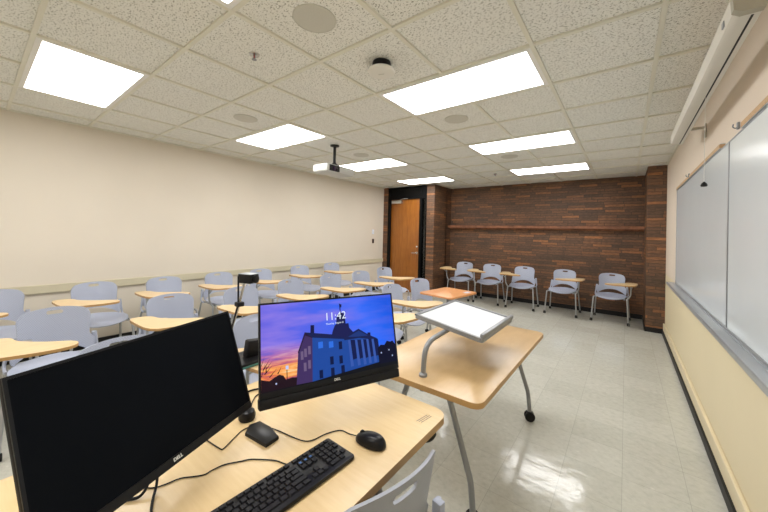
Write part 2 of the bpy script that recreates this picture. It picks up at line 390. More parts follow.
# pull-down projection screen, its brackets and cord
t = thing('projection_screen', 'long off-white pull-down projection screen case hung along the right wall', 'projection screen', (.345, 1.72, 2.30))
L = 2.02
prof = [(-.038, .014), (-.018, 0), (.036, 0), (.044, .014), (.044, .075), (.03, .098), (-.026, .098), (-.042, .078)]
b = B(); slab(b, prof, 0, L, Matrix(((1, 0, 0, 0), (0, 0, 1, 0), (0, 1, 0, 0), (0, 0, 0, 1)))); obj('case', b, M['caser'], t)
b = B(); slab(b, [(x*1.08+.0, (z-.05)*1.08+.053) for x, z in prof], 0, .035, T((0, -.035, 0)) @ Matrix(((1, 0, 0, 0), (0, 0, 1, 0), (0, 1, 0, 0), (0, 0, 0, 1)))); obj('end_cap', b, M['cap'], t)
b = B(); slab(b, [(x*1.04, (z-.05)*1.04+.05) for x, z in prof], 0, .02, T((0, L, 0)) @ Matrix(((1, 0, 0, 0), (0, 0, 1, 0), (0, 1, 0, 0), (0, 0, 0, 1)))); obj('end_cap', b, M['caser'], t)
b = B(); box(b, .012, .019, .01, L-.01, -.0015, .004); obj('screen_slot', b, M['black'], t, False)
b = B(); box(b, -.044, -.038, .11, .14, .03, .055, bev=.002); obj('catch', b, M['steel'], t)
for yy in (1.80,):
    b = B(); box(b, .043, .152, yy-.012, yy+.012, .05, .07, bev=.002); box(b, .14, .152, yy-.018, yy+.018, -.02, .09, bev=.002); box(b, .043, .05, yy-.012, yy+.012, .02, .07, bev=.002)
    obj('wall_bracket', b, M['bracket'], t)
b = B(); tube(b, [(.012, .86, 0), (.012, .86, -.50)], .0011, 6); c_ = obj('pull_cord', b, M['plastic_w'], t)
b = B(); lathe(b, [(.002, .014), (.012, .003), (.016, -.008), (.013, -.015), (.0, -.017)], 20, T((.012, .86, -.51))); obj('pull_knob', b, M['gloss'], c_, label='black pull knob')

# ------------------------------------------------------------------ ceiling fixtures
def ceiling_light(x0, y0, label):
    t = thing('ceiling_light', label, 'ceiling light', (x0+S, y0+S/2, H), group='recessed fluorescent troffers')
    b = B(); a, c = S-.013, S/2-.013
    for q in ((-a, a, -c, -c+.03), (-a, a, c-.03, c), (-a, -a+.03, -c+.03, c-.03), (a-.03, a, -c+.03, c-.03)): box(b, *q, .0005, .0135)
    obj('frame', b, M['lightframe'], t, False)
    b = B(); box(b, -a+.03, a-.03, -c+.03, c-.03, .003, .0075); obj('diffuser', b, LIGHT, t, False)
rows = {-7: 'far behind', -3: 0, 0: 0, 3: 0, 6: 0}
LL = {(-7, -3): 'lit troffer at upper left, nearest the cream wall', (-3, -3): 'lit troffer directly overhead, cut by the top frame edge',
      (-7, 0): 'lit troffer just left of the ceiling projector', (-3, 0): 'largest lit troffer, right of the round white access point',
      (-7, 3): 'lit troffer just right behind the ceiling projector', (-3, 3): 'lit troffer second from the brick wall on the right side',
      (-7, 6): 'small far lit troffer in front of the wooden door', (-3, 6): 'lit troffer nearest the brick wall on the right side',
      (-7, -6): 'lit troffer over the rear left of the room, behind the viewer', (-3, -6): 'lit troffer over the rear right of the room, behind the viewer'}
for (i, j), lab in LL.items(): ceiling_light(GX+i*S, GY+j*S, lab)
def grille(x, y, lab, r=.118):
    t = thing('ceiling_speaker', lab, 'speaker', (x, y, H+.014), group='round ceiling speakers')
    b = B(); lathe(b, [(r*.96, -.004), (r*.9, -.005), (.0, -.006)], 40); obj('grille', b, M['grille'], t)
    b = B(); lathe(b, [(r, 0), (r, -.004), (r*.96, -.006), (r*.95, -.003)], 40); obj('rim', b, M['grille'], t)
tc = lambda i, j: (GX+(i+.5)*S, GY+(j+.5)*S)
grille(*tc(-3, -2), 'largest round ceiling speaker at top centre, nearest the viewer')
grille(*tc(-3, 1), 'round ceiling speaker just behind the largest lit troffer')
grille(*tc(-6, -1), 'round ceiling speaker above the troffer left of the projector')
grille(*tc(-6, 2), 'round ceiling speaker behind the projector mount, nearly hidden by distance')
grille(*tc(-3, 4), 'faint round ceiling speaker between the two right-hand far troffers')
t = thing('access_point', 'round white access point hanging below the ceiling on a black mount', 'access point', (-1.355, 1.685, H+.010))
b = B(); lathe(b, [(.062, 0), (.066, -.03), (.07, -.052)], 32); obj('mount', b, M['black'], t)
b = B(); lathe(b, [(.04, -.050), (.088, -.052), (.093, -.060), (.090, -.070), (.07, -.078), (.0, -.080)], 48); ap = obj('cover', b, M['plastic_w'], t)
b = B(); box(b, -.02, .02, -.004, .004, -.0815, -.079, T((0, 0, 0)) @ R(20, 'Z')); obj('badge', b, M['grille'], ap, False)
def sprinkler(x, y, lab):
    t = thing('sprinkler_head', lab, 'sprinkler', (x, y, H+.014), group='ceiling sprinklers')
    b = B(); lathe(b, [(.034, 0), (.032, -.006), (.012, -.009)], 24); obj('escutcheon', b, M['chrome'], t)
    b = B(); tube(b, [(-.009, 0, -.008), (-.013, 0, -.022), (-.004, 0, -.035)], .0028, 6); tube(b, [(.009, 0, -.008), (.013, 0, -.022), (.004, 0, -.035)], .0028, 6); lathe(b, [(.016, -.034), (.016, -.037)], 16); obj('deflector', b, M['steel'], t)
    b = B(); tube(b, [(0, 0, -.009), (0, 0, -.034)], .004, 8); obj('bulb', b, mat('red_bulb', (.35, .02, .02), .2, var=.05), t, label='red glass bulb')
sprinkler(*tc(-4, -2), 'small sprinkler head in the ceiling tile left of the largest speaker')
sprinkler(*tc(-4, 6), 'tiny sprinkler head in a far ceiling tile left of the last troffer')

t = thing('projector', 'white short-throw projector hanging from the ceiling on a black pole', 'projector', (-3.165, 2.97, H))
b = B(); box(b, -.135, .135, -.25, .25, -.385, -.285, bev=.012); pj = obj('housing', b, M['projector'], t)
b = B(); box(b, .13, .138, -.21, -.03, -.375, -.295, bev=.004); obj('lens_recess', b, M['black'], pj)
b = B(); lathe(b, [(.034, 0), (.034, .012), (.026, .015), (.0, .020)], 28, T((.136, -.12, -.335)) @ R(90, 'Y')); obj('lens', b, mat('lens_glass', (.03, .015, .04), .08, coat=.6, var=.1), pj)
b = B(); box(b, -.115, .105, -.2545, -.25, -.372, -.298)
obj('vent_panel', b, M['lightframe'], pj, False)
b = B()
for k in range(9): box(b, -.108, .098, -.257, -.254, -.368+k*.008, -.364+k*.008)
obj('vent_slats', b, M['plastic_w'], pj, False)
b = B(); tube(b, [(0, 0, 0), (0, 0, -.25)], .019, 16); lathe(b, [(.06, .008), (.06, -.004), (.02, -.008)], 24); obj('ceiling_pole', b, M['black'], t)
b = B(); lathe(b, [(.02, -.225), (.03, -.24), (.085, -.275), (.085, -.286)], 24); box(b, -.10, .10, -.02, .02, -.289, -.28, bev=.002); box(b, -.02, .02, -.13, .13, -.289, -.28, bev=.002); obj('mount_bracket', b, M['black'], t)

# ------------------------------------------------------------------ tablet-arm chairs
def shell_back():
    b = B(); NU, NV = 30, 30; g = {}
    def hw(z):                              # half width against height
        base = .202-(.82-z)*.05+ (.034*min(1, (.60-z)/.04) if z < .60 else 0)
        rr = .078
        if z > .82-rr: base -= rr-math.sqrt(max(0, rr*rr-(z-(.82-rr))**2))
        if z < .475: base -= .02-math.sqrt(max(0, .0004-(.475-z)**2)) if .475-z < .02 else .02
        return base
    for i in range(NU+1):
        u = -1+2*i/NU; zl = .535-.085*abs(u)**2.2; zt = .82-.010*u*u
        for j in range(NV+1):
            z = zl+(zt-zl)*(1-(1-j/NV)**1.15); x = u*hw(z*.82/zt if z > .7 else z)
            y = -.185-.19*max(0, z-.45)**1.15 - .066*(1-min(1, (x/.21)**2)) + .059
            g[i, j] = b.verts.new((x, y, z))
    hx, hz, hr, hl = 0, .782, .0135, .033     # grip opening
    def inside(p):
        ax = max(0, abs(p.x-hx)-hl); return math.hypot(ax, p.z-hz) < hr
    fl = []
    for i in range(NU):
        for j in range(NV):
            vs = [g[i, j], g[i+1, j], g[i+1, j+1], g[i, j+1]]
            c = sum((v.co for v in vs), Vector())/4
            if not inside(c): fl.append(b.faces.new(vs))
    for v in list(b.verts):
        if not v.link_faces: b.verts.remove(v); continue
        if v.is_boundary and abs(v.co.x) < .07 and abs(v.co.z-hz) < .03:
            ax = max(-hl, min(hl, v.co.x)); d = Vector((v.co.x-ax, v.co.z-hz))
            if d.length > 1e-6:
                d = d.normalized()*hr; v.co.x = ax+d.x; v.co.z = hz+d.y
    solid(b, .009); return b
def solid(b, t):
    bmesh.ops.recalc_face_normals(b, faces=b.faces)
    ext = bmesh.ops.solidify(b, geom=list(b.faces), thickness=t)
    return b
def shell_seat():
    b = B(); N = 22; g = {}
    for i in range(N+1):
        for j in range(N+1):
            u = -1+2*i/N; v = -1+2*j/N
            # squircle map
            x = u*math.sqrt(1-.36*v*v)*1.0; y = v*math.sqrt(1-.36*u*u)
            X = x*.232*(1+.03*y); Y = y*.232+.03
            z = .452+.010*abs(x)**3-.010*(1-x*x)*(1-y*y)-.035*max(0, y-.55)**2/.2 + .02*max(0, -y-.6)**2/.16
            g[i, j] = b.verts.new((X, Y, z))
    for i in range(N):
        for j in range(N): b.faces.new((g[i, j], g[i+1, j], g[i+1, j+1], g[i, j+1]))
    solid(b, .010); return b
TAB = [(.365, .04), (.375, .10), (.372, .24), (.365, .36), (.345, .44), (.30, .49), (.22, .515), (.12, .535), (.03, .535), (-.03, .51), (-.055, .46), (-.04, .41), (0, .37), (.05, .335), (.10, .29), (.15, .235), (.20, .165), (.215, .09), (.235, .045), (.29, .02), (.34, .02)]
def make_chair(label, hand=1, tablet=True, mirror=False):
    t = thing('tablet_chair' if tablet else 'side_chair', label, 'chair')
    obj('backrest', shell_back(), M['perf'], t)
    obj('seat', shell_seat(), M['perf'], t)
    b = B()
    for s in (-1, 1):
        tube(b, [(s*.205, -.18, .43), (s*.20, .20, .425)], .010, 8)
    for y in (-.13, .12): tube(b, [(-.205, y, .428), (.205, y, .428)], .009, 8)
    obj('seat_frame', b, M['leg'], t)
    for s in (-1, 1):
        b = B(); tube(b, fillet([(s*.205, .10, .428), (s*.238, .205, .425), (s*.262, .25, .05)], .03), .0115, 10)
        lg = obj('leg', b, M['leg'], t); caster(lg, s*.262, .25)
        b = B(); tube(b, fillet([(s*.205, -.10, .428), (s*.235, -.17, .425), (s*.262, -.25, .05)], .03), .0115, 10)
        lg = obj('leg', b, M['leg'], t); caster(lg, s*.262, -.25)
        b = B(); tube(b, fillet([(s*.238, -.10, .428), (s*.245, -.165, .45), (s*.228, -.178, .60)], .03), .010, 8)
        box(b, s*.222-.014, s*.222+.014, -.20, -.165, .49, .60, bev=.005)
        obj('back_support', b, M['plastic'], t)
    if tablet:
        s = hand
        b = B(); tube(b, fillet([(s*.238, .205, .42), (s*.285, .19, .50), (s*.292, .20, .665), (s*.20, .27, .678)], .04), .011, 10)
        tube(b, [(s*.29, .20, .60), (s*.31, .34, .676)], .007, 8)
        arm = obj('tablet_arm', b, M['leg'], t)
        b = B(); box(b, min(s*.13, s*.33), max(s*.13, s*.33), .10, .34, .676, .684, bev=.002); obj('bracket', b, M['steel'], arm)
        out = smooth([(s*x, y, 0) for x, y in TAB]+[(s*TAB[0][0], TAB[0][1], 0)], 3)[:-1]
        b = B(); slab(b, [(p.x, p.y) for p in out], .685, .704, bev=.003)
        me = obj('tablet', b, [M['maple_t'], M['edge']], t)
        for p in me.data.polygons: p.material_index = 1 if abs(p.normal.z) < .4 else 0
    return t
def caster(parent, x, y):
    b = B(); lathe(b, [(.010, .05), (.014, .048), (.014, .040)], 12, T((x, y, 0)))
    for q in (-1, 1): lathe(b, [(.018, -.008), (.024, -.006), (.024, .006), (.018, .008)], 20, T((x+q*.011, y, .024)) @ R(90, 'Y'))
    obj('caster', b, M['black'], parent)
used = {}
def chair(hole, rz, label, kind='R', group='tablet-arm chairs of the class'):
    """hole: world xy of the grip opening; rz: facing (0 = +Y)."""
    if kind not in used:
        c = make_chair(label, {'R': 1, 'L': -1, 'N': 1}[kind], kind != 'N'); used[kind] = c
    else: c = dup(used[kind])
    off = Matrix.Rotation(rz, 2) @ Vector((0, -.245))
    dy_ = .03 if group in (g1, g2, g3) else 0
    c.location = (hole[0]-off.x, hole[1]-off.y+dy_, 0); c.rotation_euler = (0, 0, rz)
    c['label'] = label; c['category'] = 'chair'; c['group'] = group
    return c
E = -PI/2                                   # facing the whiteboards (+X)
g1, g2, g3, g4 = 'back-row tablet chairs along the cream wall', 'middle-row tablet chairs', 'tablet chairs in the row behind the monitors', 'tablet chairs lined up at the brick wall'
r_ = math.radians
chair((-4.83, .12), E+r_(1), 'grey tablet chair at the left frame edge, its back cut off, against the cream wall', group=g1)
chair((-4.81, .837), E+r_(2), 'grey tablet chair against the cream wall, whole back seen above the nearest perforated chair', group=g1)
chair((-4.776, 1.50), E, 'grey tablet chair against the cream wall, third from the left frame edge', group=g1)
chair((-4.798, 2.194), E+r_(-1), 'grey tablet chair against the cream wall, just left of the document camera head', group=g1)
chair((-4.781, 2.847), E, 'grey tablet chair against the cream wall, partly behind the document camera head', group=g1)
chair((-4.83, 3.657), E+r_(-3), 'grey tablet chair against the cream wall, second last before the door', group=g1)
chair((-4.85, 4.465), E+r_(-4), 'grey tablet chair against the cream wall, last of its row nearest the door', group=g1)
chair((-3.519, .385), E+r_(-2), 'largest grey perforated tablet chair, above the left end of the dark monitor', group=g2)
chair((-3.495, 1.143), E, 'grey tablet chair in the middle row with its tablet meeting the dark monitor top', group=g2)
chair((-3.431, 1.80), E, 'grey tablet chair in the middle row, directly behind the document camera arm', group=g2)
chair((-3.527, 2.513), E, 'grey tablet chair in the middle row, above the left corner of the lit monitor', group=g2)
chair((-3.522, 3.198), E+r_(-2), 'grey tablet chair in the middle row, above the centre of the lit monitor', group=g2)
chair((-3.527, 3.879), E+r_(-4), 'grey tablet chair in the middle row, above the right half of the lit monitor', group=g2)
chair((-3.62, 4.639), E+r_(-6), 'grey tablet chair in the middle row, last one, in front of the wooden door', group=g2)
chair((-2.311, .504), E, 'grey chair whose back top with a grip hole peeks over the dark monitor', group=g3)
chair((-2.222, 1.278), E, 'perforated grey chair seen in the gap between the two monitors, carrying the document camera', group=g3)
chair((-2.26, 2.47), E+r_(3), 'chair hidden by the lit monitor except its tablet corner at the right', group=g3)
chair((-2.364, 3.159), E+r_(-2), 'grey tablet chair just right of the lit monitor, its tablet left of the lectern panel', group=g3)
chair((-2.377, 3.849), E+r_(-10), 'turned grey chair behind the orange table, in front of the brick pier', 'N', g3)
W = PI
chair((-3.017, 7.13), W+r_(2), 'leftmost of the five chairs at the brick wall, next to the pier', group=g4)
chair((-2.384, 7.16), W+r_(2), 'second chair from the left at the brick wall', group=g4)
chair((-1.70, 7.165), W+r_(2), 'middle one of the five chairs at the brick wall', group=g4)
chair((-.955, 7.19), W+r_(-1), 'fourth chair at the brick wall, its tablet on the right side', 'L', g4)
chair((-.195, 7.18), W+r_(-2), 'rightmost chair at the brick wall, nearest the brick pillar', 'L', g4)
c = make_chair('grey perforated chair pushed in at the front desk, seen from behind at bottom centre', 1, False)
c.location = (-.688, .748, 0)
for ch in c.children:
    if ch.name.startswith(('backrest', 'seat')) and 'frame' not in ch.name: ch.data.materials.clear(); ch.data.materials.append(M['pgrey_shaded'])  # chair plastic darkened here: the shade it stands in is painted into the colour
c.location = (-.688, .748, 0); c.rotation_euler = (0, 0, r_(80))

# ------------------------------------------------------------------ tables
def nesting_table(name, label, x0, x1, y0, y1, z, top, r, ins=(.10, .10), flip=0):
    t = thing(name, label, 'table', ((x0+x1)/2, (y0+y1)/2, 0)); a, c = (x1-x0)/2, (y1-y0)/2
    b = B(); slab(b, rrect(-a, a, -c, c, r, 8), z-.028, z, bev=.003)
    o = obj('tabletop', b, [top, M['edge']], t)
    for p in o.data.polygons: p.material_index = 1 if abs(p.normal.z) < .4 else 0
    b = B(); zt = z-.05
    for yy in (-c+ins[0], c-ins[1]): box(b, -a+.12, a-.12, yy-.03, yy+.03, zt, z-.029, bev=.004)
    tube(b, [(0, -c+ins[0], zt+.0), (0, c-ins[1], zt+.0)], .018, 12)
    obj('underframe', b, M['steel'], t)
    for yy in (-c+ins[0], c-ins[1]):
        for s in (-1, 1):
            b = B(); tube(b, fillet([(s*(a-.25), yy, zt+.015), (s*(a-.10), yy, .22), (s*(a-.085), yy, .065)], .03), .0155, 12)
            lg = obj('leg', b, M['steel'], t); X = s*(a-.085)
            b = B(); box(b, X-.02, X+.02, yy-.02, yy+.02, .045, .075, bev=.006)
            for q in (-1, 1): lathe(b, [(.024, -.011), (.036, -.009), (.038, 0), (.036, .009), (.024, .011)], 24, T((X, yy, .038)) @ R(25, 'Z') @ T((0, q*.016, 0)) @ R(90, 'X'))
            obj('caster', b, M['black'], lg)
    return t
desk = nesting_table('teacher_desk', 'light maple desk in the foreground holding both monitors, keyboard and mouse', -1.385, -.560, -.30, 1.187, .74, M['maple'], .055, (.15, .22))
b = B(); tube(b, smooth([(.375, .66, .705), (.40, .64, .700), (.402, .60, .702), (.385, .57, .708)]), .011, 8); obj('corner_bumper', b, M['black'], desk, label='black bumper under the corner')
tab2 = nesting_table('lectern_table', 'birch-topped rolling table with the tilted lectern panel above it', -1.218, -.504, 1.39, 2.775, .70, M['maple2'], .055, (.16, .06))
# tilted lectern panel on its bent post: clamped to the table top
t = thing('tabletop_lectern', 'tilted white lectern panel on a bent grey post, clamped to the rolling table', 'lectern', (-.853, 1.481, .70))
pm = T((-.818+.853, 1.956-1.481, .922-.70)) @ R(90, 'Z') @ R(-81.9, 'X')      # local: x along +Y, z up the slope, -y is the surface normal
b = B(); bmk = slab(b, rrect(-.287, .287, -.217, .217, .02), -.012, .004, pm @ R(90, 'X')); obj('tray', b, M['steel'], t)
b = B(); slab(b, rrect(-.266, .266, -.188, .198, .006), .004, .0065, pm @ R(90, 'X')); obj('white_surface', b, M['paper'], t)
b = B()
fo = pm
box(b, -.287, .287, -.014, -.003, .201, .217, fo, .003); box(b, -.287, -.270, -.014, -.003, -.21, .217, fo, .003); box(b, .270, .287, -.014, -.003, -.21, .217, fo, .003)
box(b, -.28, .28, -.034, -.003, -.217, -.196, fo, .005)
obj('rim', b, M['steel'], t)
b = B(); tube(b, fillet([(0, 0, 0), (.005, .005, .175), (.035, .30, .208), (.04, .44, .205)], .09, 8), .014, 14); lathe(b, [(.022, 0), (.022, .012), (.015, .02)], 20)
obj('post', b, M['steel'], t)
b = B(); box(b, -.01, .09, .33, .47, .196, .209, bev=.003); obj('mount_plate', b, M['steel'], t)
b = B(); tube(b, [(0, 0, -.029), (0, 0, -.075)], .017, 14); obj('clamp_nut', b, M['steel'], t)

# small orange table
t = thing('small_table', 'small orange-wood table standing behind the tilted lectern panel', 'table', (-1.813, 3.75, 0), math.radians(-8))
b = B(); slab(b, rrect(-.245, .245, -.31, .31, .05, 6), .695, .715, bev=.003)
o = obj('tabletop', b, [M['orange'], M['orange']], t)
b = B(); tube(b, [(0, 0, .695), (0, 0, .06)], .024, 14); box(b, -.12, .12, -.12, .12, .683, .6945, bev=.003); obj('column', b, M['steel'], t)
b = B(); box(b, -.19, .19, -.03, .03, .0, .03, bev=.008); box(b, -.03, .03, -.24, .24, .0, .03, bev=.008); lathe(b, [(.05, .03), (.03, .07)], 20); obj('foot', b, M['steel'], t)
b = B(); box(b, .135, .190, .12, .23, .7152, .7162); obj('sticker', b, M['sticker'], t, False, label='pale blue and white sticker')

# ------------------------------------------------------------------ monitors
def monitor(name, label, c, yaw, tilt, roll, off_back, lit):
    W_, H_ = .538, (.335 if lit else .323)
    t = thing(name, label, 'monitor', (c[0], c[1], .74), yaw)
    mx = T((0, 0, c[2]-.74)) @ Matrix.Rotation(-tilt, 4, 'X') @ Matrix.Rotation(-roll, 4, 'Y')
    a, h = W_/2, H_/2
    lo = -h+.034 if lit else -h
    b = B(); box(b, -a, a, 0, .012, lo, h, mx, .002); box(b, -a+.09, a-.09, .010, .045, lo+.03, h-.05, mx, .012); pan = obj('casing', b, M['black'], t)
    b = B(); bz = .006
    if lit: z0, z1 = lo+.017, h-.006
    else: z0, z1 = -h+.020, h-.006
    x0, x1 = -a+.006, a-.006
    for q in ((-a, a, z1, h), (-a, a, lo, z0), (-a, x0, z0, z1), (x1, a, z0, z1)): box(b, q[0], q[1], -.003, .0, q[2], q[3], mx)
    obj('bezel', b, M['gloss'], t, False)
    # picture / panel
    b = B(); vs = [b.verts.new(mx @ Vector(p)) for p in ((x0, -.0012, z0), (x1, -.0012, z0), (x1, -.0012, z1), (x0, -.0012, z1))]
    f = b.faces.new(vs); uvl = b.loops.layers.uv.new('UVMap')
    for lp, q in zip(f.loops, ((0, 0), (1, 0), (1, 1), (0, 1))): lp[uvl].uv = q
    bk = [b.verts.new(mx @ Vector(p)) for p in ((x0, .0, z0), (x1, .0, z0), (x1, .0, z1), (x0, .0, z1))]
    for i in range(4): b.faces.new((vs[i], bk[i], bk[(i+1) % 4], vs[(i+1) % 4]))
    scr = obj('screen', b, M['sky'] if lit else M['screen_off'], t, False)
    R90 = mx @ R(90, 'X')
    text('DELL', .011, M['white'], t, mx @ T((0, -.0034, (lo+z0)/2+.001)) @ R(90, 'X'), 'brand_mark', .0004)
    if lit:
        b = B(); box(b, -a, a, -.004, .03, -h, lo-.002, mx, .004); obj('soundbar', b, M['blackm'], t)
        picture(t, scr, mx, x0, x1, z0, z1)
    # stand
    d = off_back
    b = B(); tube(b, fillet([mx @ Vector((0, .045, 0)), mx @ Vector((0, .045, 0))+Vector((0, d*.5, 0)), Vector((0, d, c[2]-.74-.02)), Vector((0, d, .02))], .04), .018, 14); box(b, -.05, .05, .043, .052, -.05, .05, mx, .003)
    obj('stand_column', b, M['black'], t)
    b = B(); box(b, -.07, .07, d-.05, d+.06, 0, .012, bev=.005); obj('stand_base', b, M['black'], t)
    return t
def picture(t, scr, mx, x0, x1, z0, z1):
    """flat shapes of the wallpaper photo, (u, v) with v down from the top left of the screen"""
    depth = [.0014]
    def poly(pts, m, nm):
        b = B(); y = -depth[0]; depth[0] += .00012
        vs = [b.verts.new(mx @ Vector((x0+(x1-x0)*min(1, max(0, u)), y, z1-(z1-z0)*min(1, max(0, v))))) for u, v in pts]
        b.faces.new(vs); return b
    def group(lst, m, nm):
        b = B(); y = -depth[0]; depth[0] += .00012
        for pts in lst:
            vs = [b.verts.new(mx @ Vector((x0+(x1-x0)*min(1, max(0, u)), y, z1-(z1-z0)*min(1, max(0, v))))) for u, v in pts]
            b.faces.new(vs)
        o = obj(nm, b, m, scr, False); return o
    q = lambda u0, v0, u1, v1, sl=0.: [(u0, v0), (u1, v0+sl*(u1-u0)), (u1, v1+sl*(u1-u0)*.4), (u0, v1)]
    group([[(.477, .47), (.488, .408), (.506, .342), (.612, .342), (.617, .405), (.64, .456), (.68, .56), (.49, .56)], [(.514, .345), (.523, .232), (.535, .205), (.55, .19), (.57, .19), (.582, .21), (.587, .235), (.59, .345)], [(.547, .064), (.567, .08), (.563, .12), (.556, .12), (.556, .2), (.550, .2)]], emis('pic_tower', (.012, .014, .085), 1), 'pictured_tower')
    group([[(.322, .43), (.326, .306), (.352, .31), (.349, .44)], [(.759, .57), (.764, .504), (.788, .509), (.788, .585)]], emis('pic_chimney', (.010, .010, .06), 1), 'pictured_chimney')
    group([[(.235, .613), (.283, .41), (.339, .45), (.326, .993), (.216, .99)]], emis('pic_side', (.055, .030, .12), 1), 'pictured_side_wall')
    group([[(.232, .615), (.283, .385), (.34, .44), (.338, .47), (.284, .425), (.237, .635)]], emis('pic_gable', (.020, .010, .045), 1), 'pictured_gable')
    group([[(.336, .435), (.57, .52), (.838, .606), (.856, .95), (.324, .995)]], emis('pic_front', (.014, .068, .34), 1), 'pictured_front_wall')
    group([[(.283, .385), (.487, .462), (.575, .52), (.575, .545), (.338, .465)], [(.57, .52), (.69, .435), (.775, .54), (.84, .60), (.84, .625), (.69, .56), (.57, .56)]], emis('pic_roof', (.010, .016, .085), 1), 'pictured_roof')
    group([[(.60, .525), (.69, .462), (.765, .545), (.69, .54)]], emis('pic_pediment', (.014, .040, .20), 1), 'pictured_pediment')
    cols = [(.600, .565, .91), (.655, .577, .915), (.704, .585, .92), (.748, .592, .92), (.793, .60, .92)]
    group([[(u+.012, v-.0), (u+.055, v+.01), (u+.062, w-.09), (u+.025, w-.08)] for u, v, w in cols], emis('pic_shadow', (.006, .012, .075), 1), 'pictured_porch_recess')
    group([[(u, v), (u+.018, v+.003), (u+.032, w), (u+.010, w)] for u, v, w in cols], emis('pic_column', (.040, .10, .42), 1), 'pictured_columns')
    win = [(.391, .565), (.468, .58), (.386, .74), (.467, .77), (.386, .90), (.469, .91)]
    group([q(u-.017, v-.035, u+.017, v+.045) for u, v in win[:2]], emis('pic_window', (.03, .16, .75), 1), 'pictured_lit_windows')
    wd = emis('pic_window_dark', (.004, .010, .06), 1)
    for u, v in ((.538, .61), (.467, .78), (.536, .79), (.386, .92), (.469, .92), (.546, .915)): group([q(u-.013, v-.045, u+.013, v+.055)], wd, 'pictured_window')
    group([q(u-.008, v-.05, u+.010, v+.05) for u, v in ((.309, .61), (.282, .635), (.258, .66), (.306, .78), (.276, .80))], emis('pic_window_side', (.16, .11, .22), 1), 'pictured_side_windows')
    group([[(.0, .90), (.10, .93), (.216, .985), (.324, .99), (.60, .955), (.852, .925), (1, .89), (1, 1), (0, 1)]], emis('pic_ground', (.006, .007, .012), 1), 'pictured_ground')
    group([[(.842, .95), (.838, .74), (.865, .70), (.90, .71), (.925, .66), (.955, .68), (.975, .67), (1, .73), (1, .96)]], emis('pic_tree', (.004, .005, .022), 1), 'pictured_trees')
    lt = [[(0, .99), (0, .85), (.03, .87), (.05, .88), (.08, .85), (.11, .83), (.135, .85), (.15, .90), (.19, .89), (.222, .90), (.216, .99)]]
    def br(a, c, w=.004): dx_, dy_ = c[0]-a[0], c[1]-a[1]; l_ = math.hypot(dx_, dy_); nx, ny = -dy_/l_*w, dx_/l_*w; return [(a[0]+nx, a[1]+ny), (c[0], c[1]), (a[0]-nx, a[1]-ny)]
    lt += [br((0, .82), (.03, .64)), br((.012, .75), (.055, .63)), (br((.0, .70), (.02, .60))), br((.02, .80), (.075, .70)), br((.03, .78), (.03, .69)), br((.05, .84), (.10, .745)), br((.10, .82), (.125, .74)), br((.03, .74), (.07, .66), .003)]
    lt += [q(.155, .79, .160, .95)]
    group(lt, emis('pic_branches', (.016, .006, .012), 1), 'pictured_branches')
    group([q(.150, .745, .168, .785)]+[q(u, v, u+.009, v+.018) for u, v in ((.862, .80), (.932, .78), (.958, .865), (.085, .915))], emis('pic_lamp', (.55, .62, .95), 1), 'pictured_lamps')
    wm = emis('screen_text', (.80, .88, 1.), 1)
    P_ = lambda u, v: mx @ T((x0+(x1-x0)*u, -.0040, z1-(z1-z0)*v)) @ R(90, 'X')
    text('11:42', .040, wm, scr, P_(.512, .228), 'clock_digits', -.0001)
    text('Thursday, August 21', .0088, wm, scr, P_(.505, .318), 'date_line', 0.)
m2 = monitor('lit_monitor', 'black monitor showing a columned building at dusk and the time 11:42', (-.861, .836, 1.041), 1.21, .248, -.011, .30, True)
m1 = monitor('dark_monitor', 'large dark switched-off monitor at the lower left of the photo', (-.929, .308, 1.029), 1.956, .341, -.010, .24, False)

# ------------------------------------------------------------------ keyboard
kb = thing('keyboard', 'black full-size keyboard lying on the maple desk', 'keyboard', (-.745, .535, .74), PI/2+math.radians(-2))
kmx = R(0, 'X')
b = B(); slab(b, rrect(-.221, .221, -.065, .065, .008, 4), .004, .015, bev=.003); obj('base', b, M['gloss'], kb)
keys = []
def krow(y, z, cells, x=-.213, h=.0165):
    for w, on in cells:
        if on: keys.append((x+.001, x+w-.001, y, y+h-.002, z))
        x += w
U = .0187
g = .009
num = [(U, 1)]*3
krow(.0455, 0, [(U, 1), (.012, 0)]+[(U, 1)]*4+[(.008, 0)]+[(U, 1)]*4+[(.008, 0)]+[(U, 1)]*4+[(.010, 0)]+[(U, 1)]*3+[(g, 0)]+[(U, 1)]*4, h=.0145)
K = [(.0225, [(U, 1)]*13+[(U*1.85, 1)]+[(g, 0)]+[(U, 1)]*3+[(g, 0)]+[(U, 1)]*4),
     (.0045, [(U*1.5, 1)]+[(U, 1)]*12+[(U*1.35, 1)]+[(g, 0)]+[(U, 1)]*3+[(g, 0)]+[(U, 1)]*3+[(U, 1)]),
     (-.0135, [(U*1.75, 1)]+[(U, 1)]*11+[(U*2.1, 1)]+[(g, 0), (U*3, 0), (g, 0)]+[(U, 1)]*3+[(U, 0)]),
     (-.0315, [(U*2.2, 1)]+[(U, 1)]*10+[(U*2.65, 1)]+[(g, 0), (U, 0), (U, 1), (U, 0), (g, 0)]+[(U, 1)]*4),
     (-.0495, [(U*1.25, 1)]*3+[(U*5.95, 1)]+[(U*1.288, 1)]*4+[(g, 0)]+[(U, 1)]*3+[(g, 0)]+[(U*2, 1), (U, 1), (U, 0)])]
for y, cells in K: krow(y, 0, cells, h=.0175)
keys.sort(key=lambda k: -k[0])               # the numeric end is the one in view
